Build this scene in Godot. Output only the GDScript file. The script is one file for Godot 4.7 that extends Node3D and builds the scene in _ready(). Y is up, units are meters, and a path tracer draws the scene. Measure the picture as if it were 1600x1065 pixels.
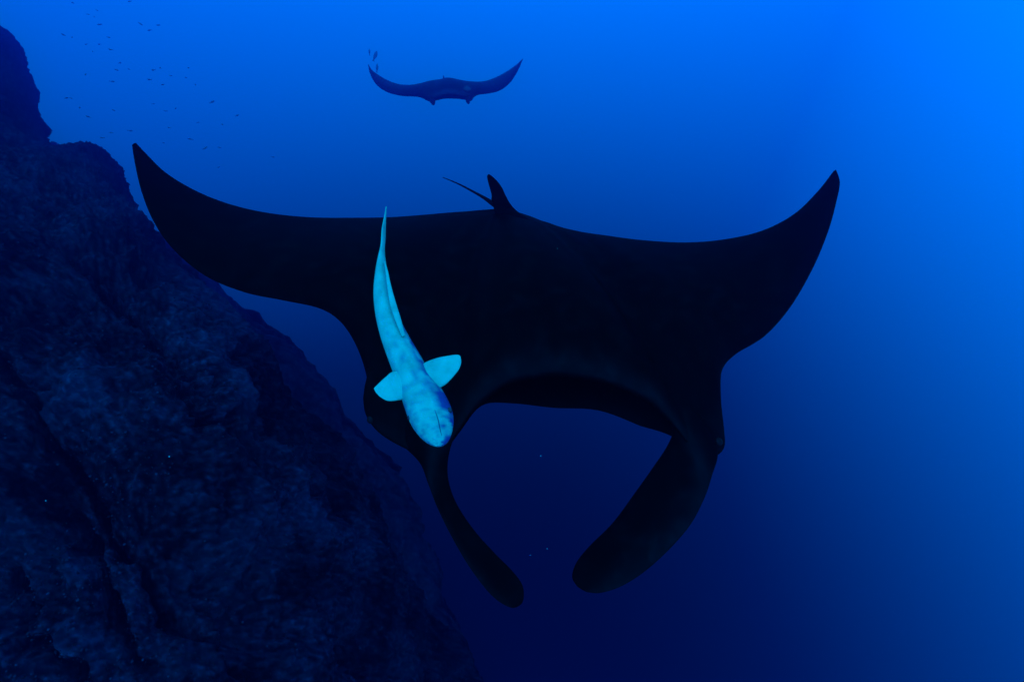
extends Node3D
# Open water above a dark reef slope: a black manta ray close to the camera, a pale fish above it, a second manta far off in the blue.

const TILT := 48.0            # degrees the camera looks down
const HALF := 0.7265          # tangent of half the vertical field of view
var eye_basis := Basis.from_euler(Vector3(deg_to_rad(-TILT), 0, 0))
var names := {}

func lin(r: float, g: float, b: float) -> Color:
	return Color(r, g, b).linear_to_srgb()

# a point of the place: how far right and down it is seen (in 1600ths) and its depth in metres along the view
func at(px: float, py: float, d: float) -> Vector3:
	return eye_basis * Vector3((px - 800.0) / 532.5 * HALF * d, (532.5 - py) / 532.5 * HALF * d, -d)

func numbered(called: String) -> String:
	if not names.has(called):
		names[called] = 0
		return called
	names[called] += 1
	return "%s_%03d" % [called, names[called]]

func tag(o: Node3D, label: String, category: String, group := "", kind := "") -> void:
	if label: o.set_meta("label", label)
	if category: o.set_meta("category", category)
	if group: o.set_meta("group", group)
	if kind: o.set_meta("kind", kind)

func thing(called: String, where: Vector3, label: String, category: String, group := "") -> Node3D:
	var o := Node3D.new()
	o.name = numbered(called)
	add_child(o)
	o.position = where
	tag(o, label, category, group)
	return o

func part(called: String, mesh: Mesh, mat: Material, parent: Node3D) -> MeshInstance3D:
	var o := MeshInstance3D.new()
	o.name = called if parent != self else numbered(called)
	o.mesh = mesh
	o.material_override = mat
	parent.add_child(o, true)
	return o

# value of a list of keys (arrays of numbers) at t, by Catmull-Rom
func spline(keys: Array, t: float) -> Array:
	var n := keys.size()
	var i := clampi(int(floor(t)), 0, n - 2)
	var f := t - i
	var a: Array = keys[maxi(i - 1, 0)]
	var b: Array = keys[i]
	var c: Array = keys[i + 1]
	var e: Array = keys[mini(i + 2, n - 1)]
	var out := []
	for k in b.size():
		out.append(cubic_interpolate(b[k], c[k], a[k], e[k], f))
	return out

# smooth mesh over rows of points; ring = each row closes on itself; caps close the first and the last row
func skin(rows: Array, ring: bool, caps := false, colors := PackedColorArray()) -> ArrayMesh:
	var v := PackedVector3Array()
	var w: int = rows[0].size()
	for r in rows:
		v.append_array(r)
	var idx := PackedInt32Array()
	var h := rows.size()
	for i in h - 1:
		for j in (w if ring else w - 1):
			var a := i * w + j
			var b := i * w + (j + 1) % w
			var c := a + w
			var d := b + w
			idx.append_array([a, b, d, a, d, c])
	if caps:
		for end in [0, h - 1]:
			var mid := Vector3.ZERO
			for p in rows[end]: mid += p
			v.append(mid / w)
			if colors.size(): colors.append(colors[end * w])
			var m := v.size() - 1
			for j in w:
				var a: int = end * w + j
				var b: int = end * w + (j + 1) % w
				idx.append_array([m, b, a] if end == 0 else [m, a, b])
	var nor := PackedVector3Array()
	nor.resize(v.size())
	for k in range(0, idx.size(), 3):
		var f := (v[idx[k + 2]] - v[idx[k]]).cross(v[idx[k + 1]] - v[idx[k]])
		for q in 3: nor[idx[k + q]] += f
	for k in nor.size():
		nor[k] = nor[k].normalized() if nor[k].length_squared() > 1e-20 else Vector3.UP
	var arr := []
	arr.resize(Mesh.ARRAY_MAX)
	arr[Mesh.ARRAY_VERTEX] = v
	arr[Mesh.ARRAY_NORMAL] = nor
	arr[Mesh.ARRAY_INDEX] = idx
	if colors.size(): arr[Mesh.ARRAY_COLOR] = colors
	var m := ArrayMesh.new()
	m.add_surface_from_arrays(Mesh.PRIMITIVE_TRIANGLES, arr)
	return m

# a tube along points with radii
func tube(points: Array, radii: Array, sides := 8) -> ArrayMesh:
	var rows := []
	var side := Vector3.RIGHT
	for i in points.size():
		var dir: Vector3 = (points[mini(i + 1, points.size() - 1)] - points[maxi(i - 1, 0)]).normalized()
		side = (side - dir * side.dot(dir)).normalized()
		var up := dir.cross(side)
		var row := PackedVector3Array()
		for k in sides:
			var a := TAU * k / sides
			row.append(points[i] + (side * cos(a) + up * sin(a)) * radii[i])
		rows.append(row)
	return skin(rows, true, true)

# a blade between two traced edges: keys of [ax, ay, ad, bx, by, bd, half thickness, bow]
func blade(keys: Array, base: Vector3, steps: int, sides := 20, rim_light := -1.0) -> ArrayMesh:
	var rows := []
	var mids := []
	var hues := PackedColorArray()
	for i in steps + 1:
		var q := spline(keys, float(i) / steps * (keys.size() - 1))
		mids.append(q)
	for i in steps + 1:
		var q: Array = mids[i]
		var a := at(q[0], q[1], q[2]) - base
		var b := at(q[3], q[4], q[5]) - base
		var q0: Array = mids[maxi(i - 1, 0)]
		var q1: Array = mids[mini(i + 1, steps)]
		var along := (at(q1[0], q1[1], q1[2]) + at(q1[3], q1[4], q1[5])) - (at(q0[0], q0[1], q0[2]) + at(q0[3], q0[4], q0[5]))
		var across := (b - a) / 2
		var n := across.cross(along).normalized()
		var row := PackedVector3Array()
		for k in sides:
			var t := TAU * k / sides
			var x := cos(t)
			row.append((a + b) / 2 + across * x + n * (sin(t) * q[6] * (0.35 + 0.65 * sqrt(maxf(0.0, 1 - x * x * 0.9))) + q[7] * (1 - x * x)))
			var band := lerpf(1.0, -1.0, smoothstep(0.08, 0.4, float(i) / steps))     # the painted light band runs on from the mouth to the outer rim
			var pale := lerpf(0.18, 0.75, rim_light * exp(-pow((x - band) / 0.5, 2))) if rim_light >= 0 else 1.0
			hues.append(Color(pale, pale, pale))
		rows.append(row)
	return skin(rows, true, true, hues)

# The disc of a manta: stations from wing tip to wing tip.
# key: [leading px, py, depth, trailing px, py, depth, thickness, mouth 0..1, lower lip px, py, depth, cavity]
func manta_disc(keys: Array, base: Vector3, steps: int) -> ArrayMesh:
	var rows := []
	var hues := PackedColorArray()       # light grazing the lip edge is painted into the black skin colour
	for q in keys:
		if q[8] == 0:
			q[8] = q[0]
			q[9] = q[1]
			q[10] = q[2]
	for i in steps + 1:
		var q := spline(keys, float(i) / steps * (keys.size() - 1))
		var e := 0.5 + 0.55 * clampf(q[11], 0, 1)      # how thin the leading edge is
		var top := e / (1 + e)
		var even := 1.0 / (pow(top, e) * (1 - top))
		var l := at(q[0], q[1], q[2]) - base
		var t := at(q[3], q[4], q[5]) - base
		var th: float = maxf(q[6], 0.002)
		var m := clampf(q[7], 0.0, 1.0)
		var lo := l.lerp(at(q[8], q[9], q[10]) - base, m)
		var row := PackedVector3Array()
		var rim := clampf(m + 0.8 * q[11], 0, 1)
		var n := 22
		for k in n:
			var c := pow(1.0 - float(k) / n, 1.6)
			row.append(l.lerp(t, c) + Vector3.UP * th * even * pow(c, e) * (1 - c))
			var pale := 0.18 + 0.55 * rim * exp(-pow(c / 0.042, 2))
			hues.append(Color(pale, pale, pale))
		var back := l.lerp(lo, 0.5).lerp(t, 0.38 * m)
		for k in 9:
			var f := float(k) / 8
			row.append(l * (1 - f) * (1 - f) + back * 2 * f * (1 - f) + lo * f * f)
			hues.append(Color(0.2, 0.2, 0.2))
		for k in range(1, n):
			var c := pow(float(k) / n, 1.6)
			row.append(lo.lerp(t, c) - Vector3.UP * th * (0.75 - 0.45 * m) * even * pow(c, e) * (1 - c))
			hues.append(Color(0.18, 0.18, 0.18))
		rows.append(row)
	return skin(rows, true, true, hues)

func ball(r: float) -> SphereMesh:
	var s := SphereMesh.new()
	s.radius = r
	s.height = r * 2
	s.radial_segments = 16
	s.rings = 8
	return s

func noise_tex(freq: float, seed_: int, octaves: int, ramp: Array, type := FastNoiseLite.TYPE_SIMPLEX_SMOOTH, size := 512) -> NoiseTexture2D:
	var f := FastNoiseLite.new()
	f.seed = seed_
	f.frequency = freq
	f.noise_type = type
	f.fractal_octaves = octaves
	var t := NoiseTexture2D.new()
	t.width = size
	t.height = size
	t.seamless = true
	t.noise = f
	if ramp.size():
		var g := Gradient.new()
		var off := PackedFloat32Array()
		var col := PackedColorArray()
		for r in ramp:
			off.append(r[0])
			col.append(lin(r[1], r[1] * r[2], r[1] * r[3]))
		g.offsets = off
		g.colors = col
		t.color_ramp = g
	return t

func matte(c: Color, rough := 0.8, spec := 0.15) -> StandardMaterial3D:
	var m := StandardMaterial3D.new()
	m.albedo_color = c
	m.roughness = rough
	m.metallic_specular = spec
	return m

func textured(tex: Texture2D, scale: float, rough := 0.9, spec := 0.1, bump: Texture2D = null, relief := 0.0) -> StandardMaterial3D:
	var m := matte(Color.WHITE, rough, spec)
	m.albedo_texture = tex
	m.uv1_triplanar = true
	m.uv1_scale = Vector3.ONE * scale
	if bump:
		m.heightmap_enabled = true
		m.heightmap_texture = bump
		m.heightmap_scale = relief
	return m

# ---------------------------------------------------------------------------------------------------------------
func _ready() -> void:
	var cam := Camera3D.new()
	cam.name = "camera"
	cam.fov = rad_to_deg(2 * atan(HALF))
	cam.basis = eye_basis
	cam.near = 0.05
	cam.far = 300.0
	add_child(cam)
	cam.current = true

	var sky_mat := ProceduralSkyMaterial.new()
	sky_mat.sky_top_color = lin(0, 0.36, 1.0)
	sky_mat.sky_horizon_color = lin(0, 0.33, 1.0)
	sky_mat.sky_energy_multiplier = 1.46
	sky_mat.sky_curve = 0.3
	sky_mat.ground_horizon_color = lin(0, 0.33, 1.0)
	sky_mat.ground_bottom_color = lin(0, 0.0046, 0.027)
	sky_mat.ground_energy_multiplier = 1.46
	sky_mat.ground_curve = 0.335
	sky_mat.sun_angle_max = 1.0
	var env := Environment.new()
	env.background_mode = Environment.BG_SKY
	env.sky = Sky.new()
	env.sky.sky_material = sky_mat
	env.sky_rotation = Vector3(deg_to_rad(2), 0, deg_to_rad(-4))   # the light of the surface comes in a little aslant
	env.tonemap_mode = Environment.TONE_MAPPER_LINEAR
	env.tonemap_exposure = 1.0
	env.volumetric_fog_enabled = true                              # sea water: scatters light mostly onwards
	env.volumetric_fog_albedo = lin(0, 0.12, 1.0)
	env.volumetric_fog_density = 0.041
	env.volumetric_fog_anisotropy = 0.94
	env.sdfgi_enabled = true
	env.ssao_enabled = true
	env.ssil_enabled = true
	var we := WorldEnvironment.new()
	we.name = "environment"
	we.environment = env
	add_child(we)

	var sun := DirectionalLight3D.new()
	sun.name = "daylight"
	sun.light_color = lin(0, 0.35, 1.0)
	sun.light_energy = 0.6
	sun.light_angular_distance = 12.0
	sun.shadow_enabled = true
	sun.rotation_degrees = Vector3(-70, -60, 0)
	add_child(sun)

	reef()
	var skin_mat := textured(noise_tex(0.02, 5, 4, [[0.0, 0.006, .8, 1], [0.6, 0.010, .8, 1], [1.0, 0.022, .8, 1]]), 0.7, 0.55, 0.05)
	skin_mat.vertex_color_use_as_albedo = true
	near_manta(skin_mat)
	var far_skin := (textured(noise_tex(0.02, 6, 4, [[0.0, 0.06, .7, 1], [0.6, 0.085, .7, 1], [1.0, 0.12, .7, 1]]), 0.5, 0.5, 0.1))  # paler than the near skin: part of the water haze is in the colour
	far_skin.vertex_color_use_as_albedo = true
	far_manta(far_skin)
	pale_fish()
	small_fish()
	specks()

# ---------------------------------------------------------------------------------------------------------------
func reef() -> void:
	var grid := [
		[[-520, -130, 11], [-380, -120, 12], [-240, -105, 13.2], [-100, -80, 14.5], [-110, -75, 16]],
		[[-530, -40, 10.2], [-350, -30, 11.2], [-190, -10, 12.6], [-42, 10, 14.6], [-55, 15, 16]],
		[[-560, 60, 9.3], [-330, 65, 10.2], [-110, 75, 12], [30, 92, 14.2], [16, 98, 16]],
		[[-520, 220, 7.9], [-260, 210, 8.8], [-20, 205, 10.5], [70, 206, 13], [58, 212, 15.2]],
		[[-760, 300, 7.0], [-260, 290, 7.4], [40, 270, 9.2], [140, 243, 11.6], [132, 249, 14]],
		[[-700, 400, 6.5], [-220, 390, 6.8], [100, 360, 8.2], [205, 330, 10.3], [198, 338, 13]],
		[[-600, 560, 5.8], [-150, 560, 6.2], [190, 520, 7.2], [318, 480, 9], [318, 485, 13]],
		[[-600, 760, 5.2], [-120, 760, 5.6], [255, 700, 6.7], [440, 600, 9.8], [440, 610, 13.5]],
		[[-500, 960, 4.8], [-80, 960, 5.2], [310, 890, 6.3], [560, 770, 10.8], [562, 780, 14.5]],
		[[-500, 1200, 4.5], [-50, 1180, 5.0], [390, 1080, 6.3], [660, 970, 12.0], [664, 980, 15.5]],
		[[-450, 1500, 4.3], [0, 1450, 5.0], [480, 1350, 6.6], [800, 1210, 13.5], [815, 1220, 17]],
	]
	var nu := 330
	var nv := 230
	var flat := []
	for i in nu + 1:
		var u := float(i) / nu * (grid.size() - 1)
		var cols := []
		for c in 5:
			var line := []
			for r in grid: line.append(r[c])
			cols.append(spline(line, u))
		var row := PackedVector3Array()
		for j in nv + 1:
			var q := spline(cols, float(j) / nv * 4.0)
			row.append(at(q[0], q[1], q[2] * (1.0 + 0.22 * smoothstep(5.2, 2.5, u))))       # the upper reef stands further back
		flat.append(row)
	var big := FastNoiseLite.new()
	big.seed = 11
	big.frequency = 0.22
	big.fractal_octaves = 3
	var ridge := FastNoiseLite.new()
	ridge.seed = 4
	ridge.fractal_type = FastNoiseLite.FRACTAL_RIDGED
	ridge.frequency = 0.35
	ridge.fractal_octaves = 3
	var lump := FastNoiseLite.new()
	lump.seed = 23
	lump.noise_type = FastNoiseLite.TYPE_CELLULAR
	lump.frequency = 0.9
	lump.fractal_octaves = 3
	var fine := FastNoiseLite.new()
	fine.seed = 8
	fine.frequency = 3.2
	fine.fractal_octaves = 4
	# clefts that run down the slope, and the swells between them
	var cracks := [
		[Vector2(-20, 560), Vector2(70, 690), Vector2(150, 800), Vector2(190, 850), Vector2(270, 950), Vector2(380, 1075)],
		[Vector2(262, 585), Vector2(298, 650), Vector2(370, 712)],
		[Vector2(160, 935), Vector2(172, 985), Vector2(245, 1070)], [Vector2(160, 935), Vector2(115, 860), Vector2(60, 800)],
		[Vector2(110, 380), Vector2(165, 425), Vector2(215, 470), Vector2(330, 620)], [Vector2(370, 560), Vector2(420, 670), Vector2(500, 780)],
		[Vector2(-10, 900), Vector2(60, 1000), Vector2(130, 1075)], [Vector2(520, 1000), Vector2(600, 1070)],
	]
	var bulges := [[208, 925, 62, .22], [100, 930, 75, .18], [60, 1040, 90, .2], [440, 810, 90, .2], [520, 850, 60, .15], [300, 1010, 60, .16], [320, 640, 60, .15], [140, 590, 70, .18], [380, 720, 70, .15]]
	# swaths where pale turf covers the rock
	var swaths := [[440, 790, 70, 60], [540, 850, 80, 45], [205, 920, 50, 60], [300, 610, 90, 60], [70, 1010, 110, 70], [500, 1040, 110, 60], [130, 590, 60, 60], [140, 880, 35, 60], [330, 500, 90, 60], [30, 250, 50, 60], [120, 310, 60, 50]]
	var rows := []
	var coats := PackedColorArray()      # patches of bare and overgrown rock
	var fall := (at(370, 1060, 6.3) - at(100, 640, 6.2)).normalized()
	for i in nu + 1:
		var row := PackedVector3Array()
		for j in nv + 1:
			var p: Vector3 = flat[i][j]
			var du: Vector3 = flat[mini(i + 1, nu)][j] - flat[maxi(i - 1, 0)][j]
			var dv: Vector3 = flat[i][mini(j + 1, nv)] - flat[i][maxi(j - 1, 0)]
			var n := dv.cross(du).normalized()
			if n.dot(Vector3(0.7, 0.6, 0.4)) < 0: n = -n
			var along := p - fall * p.dot(fall) * 0.75
			var warp := p + Vector3(big.get_noise_3dv(p * 4.0), big.get_noise_3dv(p * 4.0 + Vector3.ONE * 9), 0) * 0.35
			var h := 0.7 * big.get_noise_3dv(p) - 0.6 * pow(maxf(0.0, ridge.get_noise_3dv(along + (warp - p)) - 0.1), 1.3) - 0.2 * lump.get_noise_3dv(warp) + 0.16 * fine.get_noise_3dv(p) + 0.05 * fine.get_noise_3dv(p * 4.0)
			var coat := clampf(0.6 + 0.9 * big.get_noise_3dv(p * 2.5 + Vector3(40, 0, 0)) + 0.4 * fine.get_noise_3dv(p * 0.6) + 1.1 * fine.get_noise_3dv(p * 3.0), 0.2, 1.0)
			var far_eye := eye_basis.inverse() * p
			var place := Vector2(800 - far_eye.x / far_eye.z * 532.5 / HALF, 532.5 + far_eye.y / far_eye.z * 532.5 / HALF)
			var pale := 0.0
			for b in swaths: pale = maxf(pale, exp(-((place - Vector2(b[0], b[1])) / Vector2(b[2], b[3])).length_squared()))
			coat *= 0.6 + 0.6 * pale
			coats.append(Color(coat, coat, coat))
			var seen := eye_basis.inverse() * p
			var spot := Vector2(800 - seen.x / seen.z * 532.5 / HALF, 532.5 + seen.y / seen.z * 532.5 / HALF) + Vector2(big.get_noise_3dv(p * 6.0), big.get_noise_3dv(p * 6.0 + Vector3.ONE * 5)) * 40.0
			for c in cracks:
				for k in c.size() - 1:
					var near := Geometry2D.get_closest_point_to_segment(spot, c[k], c[k + 1])
					h -= 0.42 * exp(-(spot - near).length_squared() / 130.0)
			for b in bulges:
				h += b[3] * pow(maxf(0.0, 1.0 - (spot - Vector2(b[0], b[1])).length_squared() / (b[2] * b[2])), 0.7)
			row.append(p + n * h * lerpf(0.55, 1.0, smoothstep(2.5, 5.5, float(i) / nu * (grid.size() - 1))))
		rows.append(row)
	var rock := textured(noise_tex(0.035, 3, 7, [[0.0, 0.022, .55, 1], [0.4, 0.034, .55, 1], [0.56, 0.048, .55, 1], [0.7, 0.075, .6, 1], [1.0, 0.15, .6, 1]], FastNoiseLite.TYPE_SIMPLEX_SMOOTH, 1024), 0.23, 1.0, 0.05, noise_tex(0.045, 9, 6, []), 9.0)
	rock.uv1_world_triplanar = true
	rock.vertex_color_use_as_albedo = true
	var slope := part("reef_slope", skin(rows, false, false, coats), rock, self)
	tag(slope, "dark craggy reef slope falling away to the lower right", "rock", "", "structure")

	# an added far shoulder that stands in for dark open water
	var behind := [
		[[-400, 150, 20], [-100, 170, 20], [70, 225, 20.5], [60, 235, 25]], [[-300, 280, 19], [0, 290, 18.5], [180, 305, 19.5], [175, 320, 24]],
		[[-200, 430, 18], [100, 430, 17], [330, 440, 18.5], [330, 460, 23]], [[-100, 600, 17], [200, 600, 16], [475, 575, 18], [475, 600, 23]],
		[[0, 800, 16.5], [300, 780, 16], [590, 735, 18], [590, 760, 23]], [[100, 1000, 16.5], [400, 980, 16.5], [680, 930, 18.5], [685, 950, 24]],
		[[200, 1250, 17], [500, 1200, 17], [760, 1150, 20], [770, 1170, 25]],
	]
	var far_rows := []
	for i in 121:
		var cols := []
		for c in 4:
			var line := []
			for r in behind: line.append(r[c])
			cols.append(spline(line, i / 120.0 * 6))
		var row := PackedVector3Array()
		for j in 91:
			var q := spline(cols, j / 90.0 * 3)
			var p := at(q[0], q[1], q[2] * 1.1)
			row.append(p + Vector3(0.6, 0.7, 0.3) * 1.3 * (1.5 * big.get_noise_3dv(p * 0.8) - 0.5 * lump.get_noise_3dv(p * 0.5) + 0.7 * fine.get_noise_3dv(p * 0.35) - 0.35))
		far_rows.append(row)
	var plain_rock := textured(rock.albedo_texture, 0.15, 1.0, 0.05)
	plain_rock.uv1_world_triplanar = true
	tag(part("added_far_slope", skin(far_rows, false), plain_rock, self), "added reef shoulder standing in for the dark water behind the near slope", "rock", "", "structure")

	# encrusting growth: pale tufts and knobs all over the rock
	var rng := RandomNumberGenerator.new()
	rng.seed = 77
	var st := SurfaceTool.new()
	var knob := ball(1.0)
	knob.radial_segments = 7
	knob.rings = 4
	st.create_from(knob, 0)
	var arr := st.commit().surface_get_arrays(0)
	var vv: PackedVector3Array = arr[Mesh.ARRAY_VERTEX]
	for k in vv.size():
		vv[k] *= 1.0 + 0.6 * fine.get_noise_3dv(vv[k] * 0.35)
	arr[Mesh.ARRAY_VERTEX] = vv
	var km := ArrayMesh.new()
	km.add_surface_from_arrays(Mesh.PRIMITIVE_TRIANGLES, arr)
	var mm := MultiMesh.new()
	mm.transform_format = MultiMesh.TRANSFORM_3D
	mm.use_colors = true
	mm.mesh = km
	var spots := []
	while spots.size() < 22000:
		var i := rng.randi_range(20, nu - 10)
		var j := rng.randi_range(30, int(nv * 0.78))
		var p: Vector3 = rows[i][j]
		if big.get_noise_3dv(p * 3.0) + rng.randf_range(-0.25, 0.25) > 0.02:
			spots.append(p)
	mm.instance_count = spots.size()
	for k in spots.size():
		var s := 0.006 + 0.013 * pow(rng.randf(), 4.0)
		var b := Basis.from_euler(Vector3(rng.randf() * TAU, rng.randf() * TAU, 0)).scaled(Vector3(s, s * rng.randf_range(0.5, 1.3), s))
		mm.set_instance_transform(k, Transform3D(b, spots[k] + Vector3(rng.randf_range(-1, 1), rng.randf_range(-1, 1), rng.randf_range(-1, 1)) * 0.03))
		var a := 0.015 + 0.055 * pow(rng.randf(), 3.0)
		mm.set_instance_color(k, Color(a, a * 0.65, a))
	var gm := matte(Color.WHITE, 1.0, 0.05)
	gm.vertex_color_use_as_albedo = true
	var growth := MultiMeshInstance3D.new()
	growth.name = "encrusting_growth"
	growth.multimesh = mm
	growth.material_override = gm
	add_child(growth)
	tag(growth, "pale knobs and tufts of encrusting growth scattered over the reef slope", "reef growth", "", "stuff")

# ---------------------------------------------------------------------------------------------------------------
func near_manta(skin_mat: Material) -> void:
	var base := at(830, 470, 2.85)
	var o := thing("manta_ray", base, "large black manta ray close up, mouth open between two curled head lobes", "manta ray")
	var keys := [
		[206, 228, 2.72, 212, 223, 2.74, .005, 0, 0, 0, 1, 0],
		[211, 258, 2.70, 228, 240, 2.80, .016, 0, 0, 0, 1, 0],
		[221, 300, 2.68, 258, 269, 2.86, .026, 0, 0, 0, 1, 0],
		[239, 345, 2.66, 300, 295, 2.94, .036, 0, 0, 0, 1, 0],
		[269, 388, 2.64, 350, 316, 3.03, .048, 0, 0, 0, 1, 0],
		[319, 430, 2.62, 410, 331, 3.12, .06, 0, 0, 0, 1, 0],
		[380, 455, 2.60, 480, 339, 3.20, .08, 0, 0, 0, 1, 0],
		[440, 467, 2.58, 550, 340, 3.28, .10, 0, 0, 0, 1, 0],
		[500, 480, 2.55, 610, 339, 3.35, .13, 0, 0, 0, 1, 0],
		[535, 506, 2.51, 660, 335.5, 3.40, .155, 0, 0, 0, 1, 0],
		[560, 548, 2.46, 700, 332, 3.44, .175, 0, 0, 0, 1, 0],
		[574, 598, 2.41, 728, 330, 3.46, .19, 0, 0, 0, 1, 0],
		[569, 640, 2.36, 745, 328.5, 3.47, .20, 0, 0, 0, 1, 0],
		[592, 676, 2.31, 757, 327.5, 3.48, .20, 0, 0, 0, 1, .35],
		[640, 704, 2.28, 764, 327, 3.49, .20, 0, 690, 722, 2.3, .5],
		[680, 718, 2.26, 770, 326.5, 3.5, .20, 0.1, 690, 722, 2.3, .55],
		[714, 678, 2.27, 774, 326, 3.5, .205, 0.5, 720, 675, 2.38, .4],
		[748, 636, 2.30, 778, 326, 3.5, .21, 0.9, 752, 634, 2.46, 0],
		[800, 601, 2.34, 783, 326, 3.5, .215, 1, 800, 630, 2.53, 0],
		[870, 590, 2.37, 790, 327, 3.5, .22, 1, 865, 637, 2.56, 0],
		[950, 602, 2.35, 800, 329, 3.5, .215, 1, 935, 641, 2.54, 0],
		[1012, 630, 2.31, 815, 333, 3.49, .21, 1, 1000, 665, 2.46, 0],
		[1054, 668, 2.27, 830, 338, 3.48, .205, 0.7, 1046, 686, 2.38, .3],
		[1084, 704, 2.28, 845, 344, 3.47, .20, 0.2, 1080, 712, 2.3, .35],
		[1112, 714, 2.29, 858, 348, 3.46, .20, 0, 1080, 716, 2.3, .4],
		[1133, 694, 2.31, 872, 353, 3.44, .195, 0, 0, 0, 1, .45],
		[1125, 630, 2.39, 890, 358, 3.42, .19, 0, 0, 0, 1, 0],
		[1128, 580, 2.46, 915, 363, 3.39, .175, 0, 0, 0, 1, 0],
		[1150, 553, 2.52, 950, 368, 3.35, .15, 0, 0, 0, 1, 0],
		[1195, 525, 2.56, 1005, 375, 3.28, .12, 0, 0, 0, 1, 0],
		[1235, 480, 2.60, 1070, 378.5, 3.20, .09, 0, 0, 0, 1, 0],
		[1270, 420, 2.64, 1130, 374, 3.11, .065, 0, 0, 0, 1, 0],
		[1295, 360, 2.68, 1190, 360.5, 3.01, .045, 0, 0, 0, 1, 0],
		[1308, 312, 2.70, 1240, 335, 2.91, .03, 0, 0, 0, 1, 0],
		[1312.5, 285, 2.72, 1277, 300, 2.83, .016, 0, 0, 0, 1, 0],
		[1307, 266, 2.75, 1303, 267, 2.77, .004, 0, 0, 0, 1, 0],
	]
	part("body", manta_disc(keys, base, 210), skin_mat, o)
	# the two head lobes
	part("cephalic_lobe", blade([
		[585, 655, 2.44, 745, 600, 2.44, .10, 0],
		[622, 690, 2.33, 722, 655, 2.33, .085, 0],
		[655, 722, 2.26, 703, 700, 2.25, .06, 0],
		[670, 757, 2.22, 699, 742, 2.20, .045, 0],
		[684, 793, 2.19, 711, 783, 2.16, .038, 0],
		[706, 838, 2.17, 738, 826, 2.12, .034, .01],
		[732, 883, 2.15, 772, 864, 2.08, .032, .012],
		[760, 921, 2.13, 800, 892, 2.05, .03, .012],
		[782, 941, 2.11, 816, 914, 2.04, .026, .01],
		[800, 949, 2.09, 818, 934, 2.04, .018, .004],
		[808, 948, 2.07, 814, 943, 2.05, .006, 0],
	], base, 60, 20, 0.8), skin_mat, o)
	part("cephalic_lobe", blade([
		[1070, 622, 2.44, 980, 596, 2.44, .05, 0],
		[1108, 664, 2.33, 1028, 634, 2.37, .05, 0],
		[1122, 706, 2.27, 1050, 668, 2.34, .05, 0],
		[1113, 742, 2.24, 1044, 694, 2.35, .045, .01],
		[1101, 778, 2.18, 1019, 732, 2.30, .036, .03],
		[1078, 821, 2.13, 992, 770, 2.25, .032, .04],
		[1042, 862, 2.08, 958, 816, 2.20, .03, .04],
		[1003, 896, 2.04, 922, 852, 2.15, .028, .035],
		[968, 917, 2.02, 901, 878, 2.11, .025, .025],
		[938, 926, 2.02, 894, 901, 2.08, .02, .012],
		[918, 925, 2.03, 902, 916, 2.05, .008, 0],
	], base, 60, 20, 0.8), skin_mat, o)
	# dorsal fin, leaning back, and the whip tail
	part("dorsal_fin", blade([
		[774, 336, 3.38, 840, 350, 3.34, .035, 0],
		[771, 323, 3.40, 810, 331, 3.38, .03, 0],
		[768, 312, 3.39, 798, 319, 3.36, .02, 0],
		[768, 304, 3.38, 790, 305, 3.35, .016, 0],
		[765, 293, 3.36, 785, 294, 3.33, .013, 0],
		[762, 282, 3.34, 778, 284, 3.31, .01, 0],
		[761, 275, 3.32, 770, 276, 3.30, .007, 0],
		[763, 272, 3.31, 765, 272.5, 3.30, .003, 0],
	], base, 30, 14, 0.0), skin_mat, o)
	var tail := []
	var thick := []
	for k in 25:
		var q := spline([[790, 330, 3.42, .03], [772, 319, 3.5, .02], [755, 308, 3.6, .012], [738, 298.5, 3.72, .0085], [716, 287, 3.86, .006], [692, 277, 4.0, .003]], k / 24.0 * 5)
		tail.append(at(q[0], q[1], q[2]) - base)
		thick.append(q[3])
	part("tail", tube(tail, thick), matte(lin(0.002, 0.0018, 0.0022), 0.7, 0.1), o)
	var eye := matte(lin(0.004, 0.004, 0.005), 0.35, 0.15)
	for q in [[580, 655, 2.33], [1122, 690, 2.30]]:
		var e := part("eye", ball(0.022), eye, o)
		e.position = at(q[0], q[1], q[2]) - base

func further(keys: Array, times: float) -> Array:
	for q in keys:
		for k in [2, 5, 6]: q[k] *= times
	return keys

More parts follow.
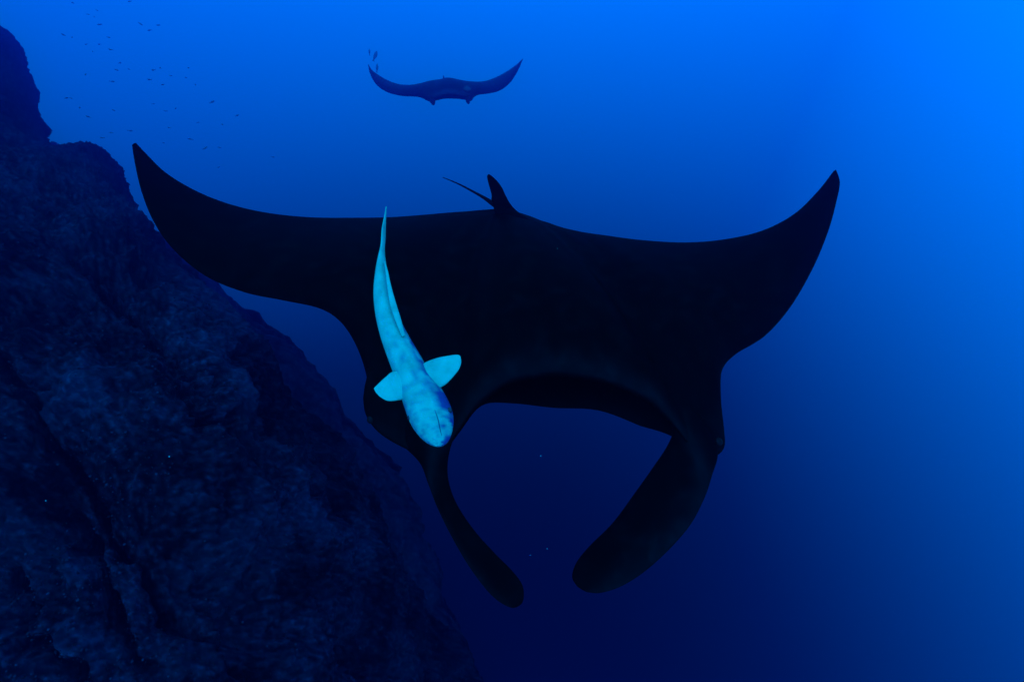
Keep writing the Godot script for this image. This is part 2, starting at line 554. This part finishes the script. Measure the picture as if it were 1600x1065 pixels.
func far_manta(skin_mat: Material) -> void:
	var far := 1.28
	var base := at(700, 140, 13.6 * far)
	var o := thing("manta_ray", base, "second manta ray far off in the blue, seen head-on with wings raised", "manta ray")
	var keys := [
		[575, 101, 13.2, 575.5, 100, 13.3, .01, 0, 0, 0, 1, 0],
		[577, 112, 13.1, 580, 108, 13.4, .05, 0, 0, 0, 1, 0],
		[583, 125, 13.0, 590, 116, 13.6, .08, 0, 0, 0, 1, 0],
		[592, 135, 12.9, 605, 125, 13.8, .10, 0, 0, 0, 1, 0],
		[606, 142.5, 12.9, 625, 132, 14.0, .12, 0, 0, 0, 1, 0],
		[625, 146.5, 12.8, 648, 134.5, 14.2, .14, 0, 0, 0, 1, 0],
		[648, 146.5, 12.8, 665, 133.5, 14.4, .18, 0, 0, 0, 1, 0],
		[658, 149, 12.7, 680, 129, 14.5, .22, 0, 0, 0, 1, 0],
		[667, 153, 12.6, 688, 126.5, 14.6, .25, 0, 0, 0, 1, 0],
		[678, 154, 12.6, 694, 125.5, 14.6, .26, .6, 680, 155, 12.7, 0],
		[696, 149, 12.6, 698, 125, 14.6, .27, 1, 695, 153, 12.75, 0],
		[712, 149, 12.6, 704, 125.5, 14.6, .27, 1, 712, 153, 12.75, 0],
		[727, 152, 12.6, 712, 127, 14.6, .26, .6, 727, 154, 12.7, 0],
		[737, 152, 12.6, 722, 129, 14.6, .25, 0, 0, 0, 1, 0],
		[741, 147, 12.7, 732, 130.5, 14.5, .21, 0, 0, 0, 1, 0],
		[748, 144, 12.8, 742, 130, 14.4, .17, 0, 0, 0, 1, 0],
		[765, 143, 12.8, 757, 127, 14.2, .14, 0, 0, 0, 1, 0],
		[782, 139, 12.9, 774, 121, 14.0, .12, 0, 0, 0, 1, 0],
		[797, 128, 13.0, 791, 112, 13.7, .09, 0, 0, 0, 1, 0],
		[808, 112, 13.1, 805, 102.5, 13.5, .06, 0, 0, 0, 1, 0],
		[817, 92.5, 13.3, 816.5, 92, 13.3, .01, 0, 0, 0, 1, 0],
	]
	for q in keys:
		for k in [2, 5, 10]:
			if q[k] > 2: q[k] *= far
		q[6] *= far
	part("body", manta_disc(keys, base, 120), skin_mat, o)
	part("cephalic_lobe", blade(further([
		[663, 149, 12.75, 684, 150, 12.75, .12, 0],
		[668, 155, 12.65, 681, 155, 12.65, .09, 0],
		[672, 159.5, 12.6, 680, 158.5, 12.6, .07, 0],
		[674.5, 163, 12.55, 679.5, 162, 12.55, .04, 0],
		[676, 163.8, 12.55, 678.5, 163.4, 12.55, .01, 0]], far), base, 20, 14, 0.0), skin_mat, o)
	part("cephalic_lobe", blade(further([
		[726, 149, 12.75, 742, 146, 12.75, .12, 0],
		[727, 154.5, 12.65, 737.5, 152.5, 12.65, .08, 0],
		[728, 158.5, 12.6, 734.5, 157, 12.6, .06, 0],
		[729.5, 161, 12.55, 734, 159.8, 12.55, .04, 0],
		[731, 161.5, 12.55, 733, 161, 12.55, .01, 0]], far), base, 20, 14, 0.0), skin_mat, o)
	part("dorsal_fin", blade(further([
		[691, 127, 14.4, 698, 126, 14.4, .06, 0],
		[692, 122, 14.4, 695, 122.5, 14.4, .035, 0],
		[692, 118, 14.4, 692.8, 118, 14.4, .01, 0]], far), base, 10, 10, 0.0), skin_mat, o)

# ---------------------------------------------------------------------------------------------------------------
func pale_fish() -> void:
	var base := at(650, 560, 1.22)
	var o := thing("pale_fish", base, "pale white fish swimming over the near manta, pectoral fins spread", "fish")
	var white := textured(noise_tex(0.02, 15, 5, [[0.0, 0.28, 1, 0.66], [0.45, 0.41, 1, 0.64], [1.0, 0.52, 1, 0.64]]), 1.6, 0.5, 0.3)
	# stations down the back: left px, right px, y, depth, height to width
	var keys := [
		[602.5, 604, 323, 1.50, 2.0], [600, 602.5, 340, 1.485, 4.0], [596.5, 601, 362, 1.46, 5.0], [594.5, 600, 385, 1.435, 3.5], [590, 601.5, 403, 1.415, 2.2],
		[585.5, 605, 425, 1.39, 1.6], [582.5, 611, 455, 1.355, 1.35], [585, 621, 488, 1.32, 1.2], [592, 637, 520, 1.285, 1.1], [602, 655, 550, 1.25, 1.0],
		[613, 672, 580, 1.215, .95], [622, 692, 608, 1.185, .9], [630, 704, 632, 1.16, .85], [637, 708, 652, 1.14, .8], [647, 706, 670, 1.122, .75],
		[660, 701, 685, 1.108, .7], [671, 695, 693, 1.10, .65], [680, 689, 697, 1.096, .5],
	]
	var rows := []
	var hues := PackedColorArray()       # shade on the flanks, painted into the blotched skin colour
	var blotch := FastNoiseLite.new()
	blotch.seed = 6
	blotch.frequency = 0.11
	blotch.fractal_octaves = 3
	for i in 91:
		var q := spline(keys, i / 90.0 * (keys.size() - 1))
		var a := at(q[0], q[2], q[3]) - base
		var b := at(q[1], q[2], q[3]) - base
		var half := (b - a) / 2
		var up: Vector3 = Vector3(0, 1, 0.1).normalized() * half.length() * q[4]
		var row := PackedVector3Array()
		for k in 28:
			var t := TAU * k / 28
			var s := sin(t)
			row.append((a + b) / 2 + half * cos(t) + up * (s * (1.0 if s > 0 else 0.9) - 0.3))
			var shade_mottle := (smoothstep(0.2, 0.95, cos(t)) * 0.8 * smoothstep(18.0, 50.0, float(i)) + smoothstep(0.7, 1.0, -cos(t)) * 0.45 * smoothstep(50.0, 68.0, float(i)))
			shade_mottle *= clampf(0.9 + 2.2 * blotch.get_noise_2d(i * 1.3, k * 1.6), 0.1, 1.1)
			shade_mottle += 0.55 * smoothstep(0.0, 0.5, cos(t) + 0.25) * exp(-pow((i - 58.0 - 7.0 * cos(t)) / 4.0, 2)) * clampf(0.6 + 2.0 * blotch.get_noise_2d(k * 2.1, i * 1.7), 0.0, 1.0)
			shade_mottle = clampf(shade_mottle + 0.22 * maxf(0.0, blotch.get_noise_2d(i * 2.3, k * 2.9 + 70.0) + 0.05) * smoothstep(30.0, 55.0, float(i)) * 3.0, 0.0, 0.9)
			if s < 0: shade_mottle = maxf(shade_mottle, 0.4)
			hues.append(Color(1 - shade_mottle, 1 - shade_mottle, 1 - shade_mottle * 0.5))
		rows.append(row)
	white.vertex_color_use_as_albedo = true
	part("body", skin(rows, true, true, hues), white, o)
	part("pectoral_fin", blade([
		[632, 575, 1.205, 648, 622, 1.17, .014, 0], [612, 581, 1.20, 629, 624, 1.17, .011, 0], [603, 588, 1.20, 617, 626, 1.17, .006, .003], [594, 596, 1.20, 605, 626, 1.17, .004, .003],
		[588, 602, 1.20, 594, 620, 1.18, .003, .002], [584, 606, 1.195, 587, 613, 1.19, .002, 0]], base, 24, 14), white, o)
	part("pectoral_fin", blade([
		[645, 578, 1.215, 672, 614, 1.18, .014, 0], [664, 566, 1.22, 694, 602, 1.18, .012, 0], [682, 559, 1.22, 704, 593, 1.18, .006, .003], [697, 556, 1.22, 711, 585, 1.185, .004, .003],
		[710, 554, 1.22, 717, 577, 1.19, .003, .002], [717, 554.5, 1.215, 720, 569, 1.20, .0025, 0], [719.5, 557, 1.21, 720.5, 564, 1.205, .001, 0]], base, 24, 14), white, o)
	part("dorsal_fin", blade([
		[600, 408, 1.385, 602, 409, 1.39, .002, 0], [602, 425, 1.36, 606, 423, 1.36, .003, 0], [605, 450, 1.325, 611, 446, 1.33, .004, 0],
		[609, 475, 1.295, 619, 474, 1.30, .004, 0], [617, 500, 1.265, 627, 500, 1.27, .004, 0], [628, 526, 1.24, 633, 524, 1.245, .003, 0]], base, 24, 10), white, o)
	var groove := matte(lin(0.06, 0.07, 0.09), 0.8, 0.1)
	var g := []
	var gr := []
	for k in 9:
		var q := spline([[679, 640, 1.092], [684, 654, 1.082], [687, 668, 1.075], [690, 681, 1.078]], k / 8.0 * 3)
		g.append(at(q[0], q[1], q[2]) - base)
		gr.append(0.0012 * sin(PI * (k + 1) / 10.0))
	part("head_groove", tube(g, gr, 6), groove, o)
	var eye := matte(lin(0.02, 0.02, 0.025), 0.2, 0.4)
	for q in [[702, 641, 1.145], [641, 652, 1.145]]:
		var e := part("eye", ball(0.0075), eye, o)
		e.position = at(q[0], q[1], q[2]) - base

func fish_mesh() -> ArrayMesh:
	var rows := []
	for q in [[.5, .004, .02], [.44, .03, .05], [.32, .06, .12], [.15, .085, .17], [-.05, .08, .165], [-.22, .05, .11], [-.34, .022, .05], [-.40, .015, .05], [-.5, .006, .15], [-.52, .003, .15]]:
		var row := PackedVector3Array()
		for k in 10:
			var t := TAU * k / 10
			row.append(Vector3(q[0], sin(t) * q[2], cos(t) * q[1]))
		rows.append(row)
	return skin(rows, true, true)

func small_fish() -> void:
	var mesh := fish_mesh()
	var grey := matte(lin(0.24, 0.24, 0.25), 0.7, 0.1)
	var rng := RandomNumberGenerator.new()
	rng.seed = 31
	var spots := [[219, 37, 1.3], [233, 47, 1], [247, 39, 1], [98, 54, 1.3], [112, 58, .9], [155, 38, 1.1], [151, 16, .9], [113, 4, 1], [172, 77, 1], [144, 80, 1], [134, 69, .9], [169, 58, .9], [182, 109, 1.2], [239, 109, 1.4],
		[250, 106, 1], [233, 124, 1.5], [175, 127, 1.2], [133, 116, 1], [103, 153, .9], [110, 153, 1], [124, 168, 1.3], [137, 182, 1.3], [177, 172, 1.4], [203, 204, 1.3], [159, 215, 1.3], [173, 207, 1], [254, 132, 1], [305, 132, 1], [290, 121, 1],
		[266, 118, .8], [331, 159, 1.5], [370, 180, 1.2], [347, 194, 1], [309, 191, .8], [297, 217, 1.3], [264, 199, .8], [258, 173, .8], [274, 169, .7], [320, 231, 1.4], [342, 230, .9], [426, 245, 1], [255, 223, .8], [239, 162, .8],
		[294, 106, .9], [201, 108, .8], [187, 98, 1], [155, 69, .8], [147, 26, .9], [137, 22, .8], [202, 2, 1], [341, 261, .8]]
	var proto: MeshInstance3D = null
	for s in spots:
		var f: MeshInstance3D
		if proto == null:
			proto = part("small_fish", mesh, grey, self)
			tag(proto, "tiny dark fish drifting in the bright water beside the reef top", "fish", "tiny fish schooling above the reef")
			f = proto
		else:
			f = proto.duplicate()
			f.name = numbered("small_fish")
			add_child(f)
		f.basis = Basis.from_euler(Vector3(0, rng.randf_range(-0.8, 0.8) + (PI if rng.randf() < 0.4 else 0.0), rng.randf_range(-0.5, 0.5))).scaled(Vector3.ONE * 0.11 * s[2])
		f.position = at(s[0], s[1], rng.randf_range(12.5, 15.5))
	# the fish that keep the far manta company
	for c in [["companion_fish", 586, 87, 16.5, 0.36, 60, "dark oval fish tilted above the far manta's left wing tip"], ["companion_fish", 589, 106, 16.6, 0.28, 78, "slim fish just inside the far manta's raised left wing tip"],
			["companion_fish", 577, 81, 16.5, 0.2, 85, "faint upright fish topmost beside the far manta's left wing tip"]]:
		var f := part(c[0], mesh, grey, self)
		tag(f, c[6], "fish", "fish beside the far manta's wing tip")
		f.basis = Basis.from_euler(Vector3(deg_to_rad(-20), 0, deg_to_rad(c[5]))).scaled(Vector3.ONE * c[4])
		f.position = at(c[1], c[2], c[3])
	var r := part("remora", mesh, matte(lin(0.09, 0.09, 0.09), 0.6, 0.2), self)
	tag(r, "pale slender fish riding on the far manta's right shoulder", "fish")
	r.basis = Basis.from_euler(Vector3(deg_to_rad(-25), 0, deg_to_rad(-88))).scaled(Vector3(0.8, 0.15, 0.2))
	r.position = at(730, 138, 16.0)

func specks() -> void:
	var pale := matte(lin(0.4, 0.4, 0.4), 0.6, 0.2)
	var list := [[264, 713, 2.2, .0042, "brightest plankton speck, in front of the middle of the reef slope"], [845, 712, 1.9, .0028, "faint plankton speck in the water between the near manta's head lobes, topmost of three"], [855, 857, 1.6, .0016, "sharp tiny plankton speck between the tips of the near manta's lobes"],
		[829, 867, 1.7, .0014, "dim tiny plankton speck beside the near manta's left lobe tip"], [71, 782, 2.4, .004, "plankton speck low in front of the reef near the left edge"], [871, 388, 1.9, .0016, "tiny plankton speck over the near manta's back behind the dorsal fin"],
		[1545, 260, 13.8, .012, "added unseen speck, widening the haze volume, far off in the bright water at the right edge"], [1215, 170, 21.0, .016, "added unseen speck, deepening the haze volume, far off above the near manta's right wing tip"]]  # these two far specks are added, unseen, to stretch the haze volume
	for q in list:
		var st := SurfaceTool.new()
		var b := ball(q[3] * 0.8)
		b.radial_segments = 8
		b.rings = 5
		st.create_from(b, 0)
		var s := part("plankton_or_anchor", st.commit(), pale, self)
		s.position = at(q[0], q[1], q[2])
		tag(s, q[4], "plankton", "plankton specks adrift in the water")
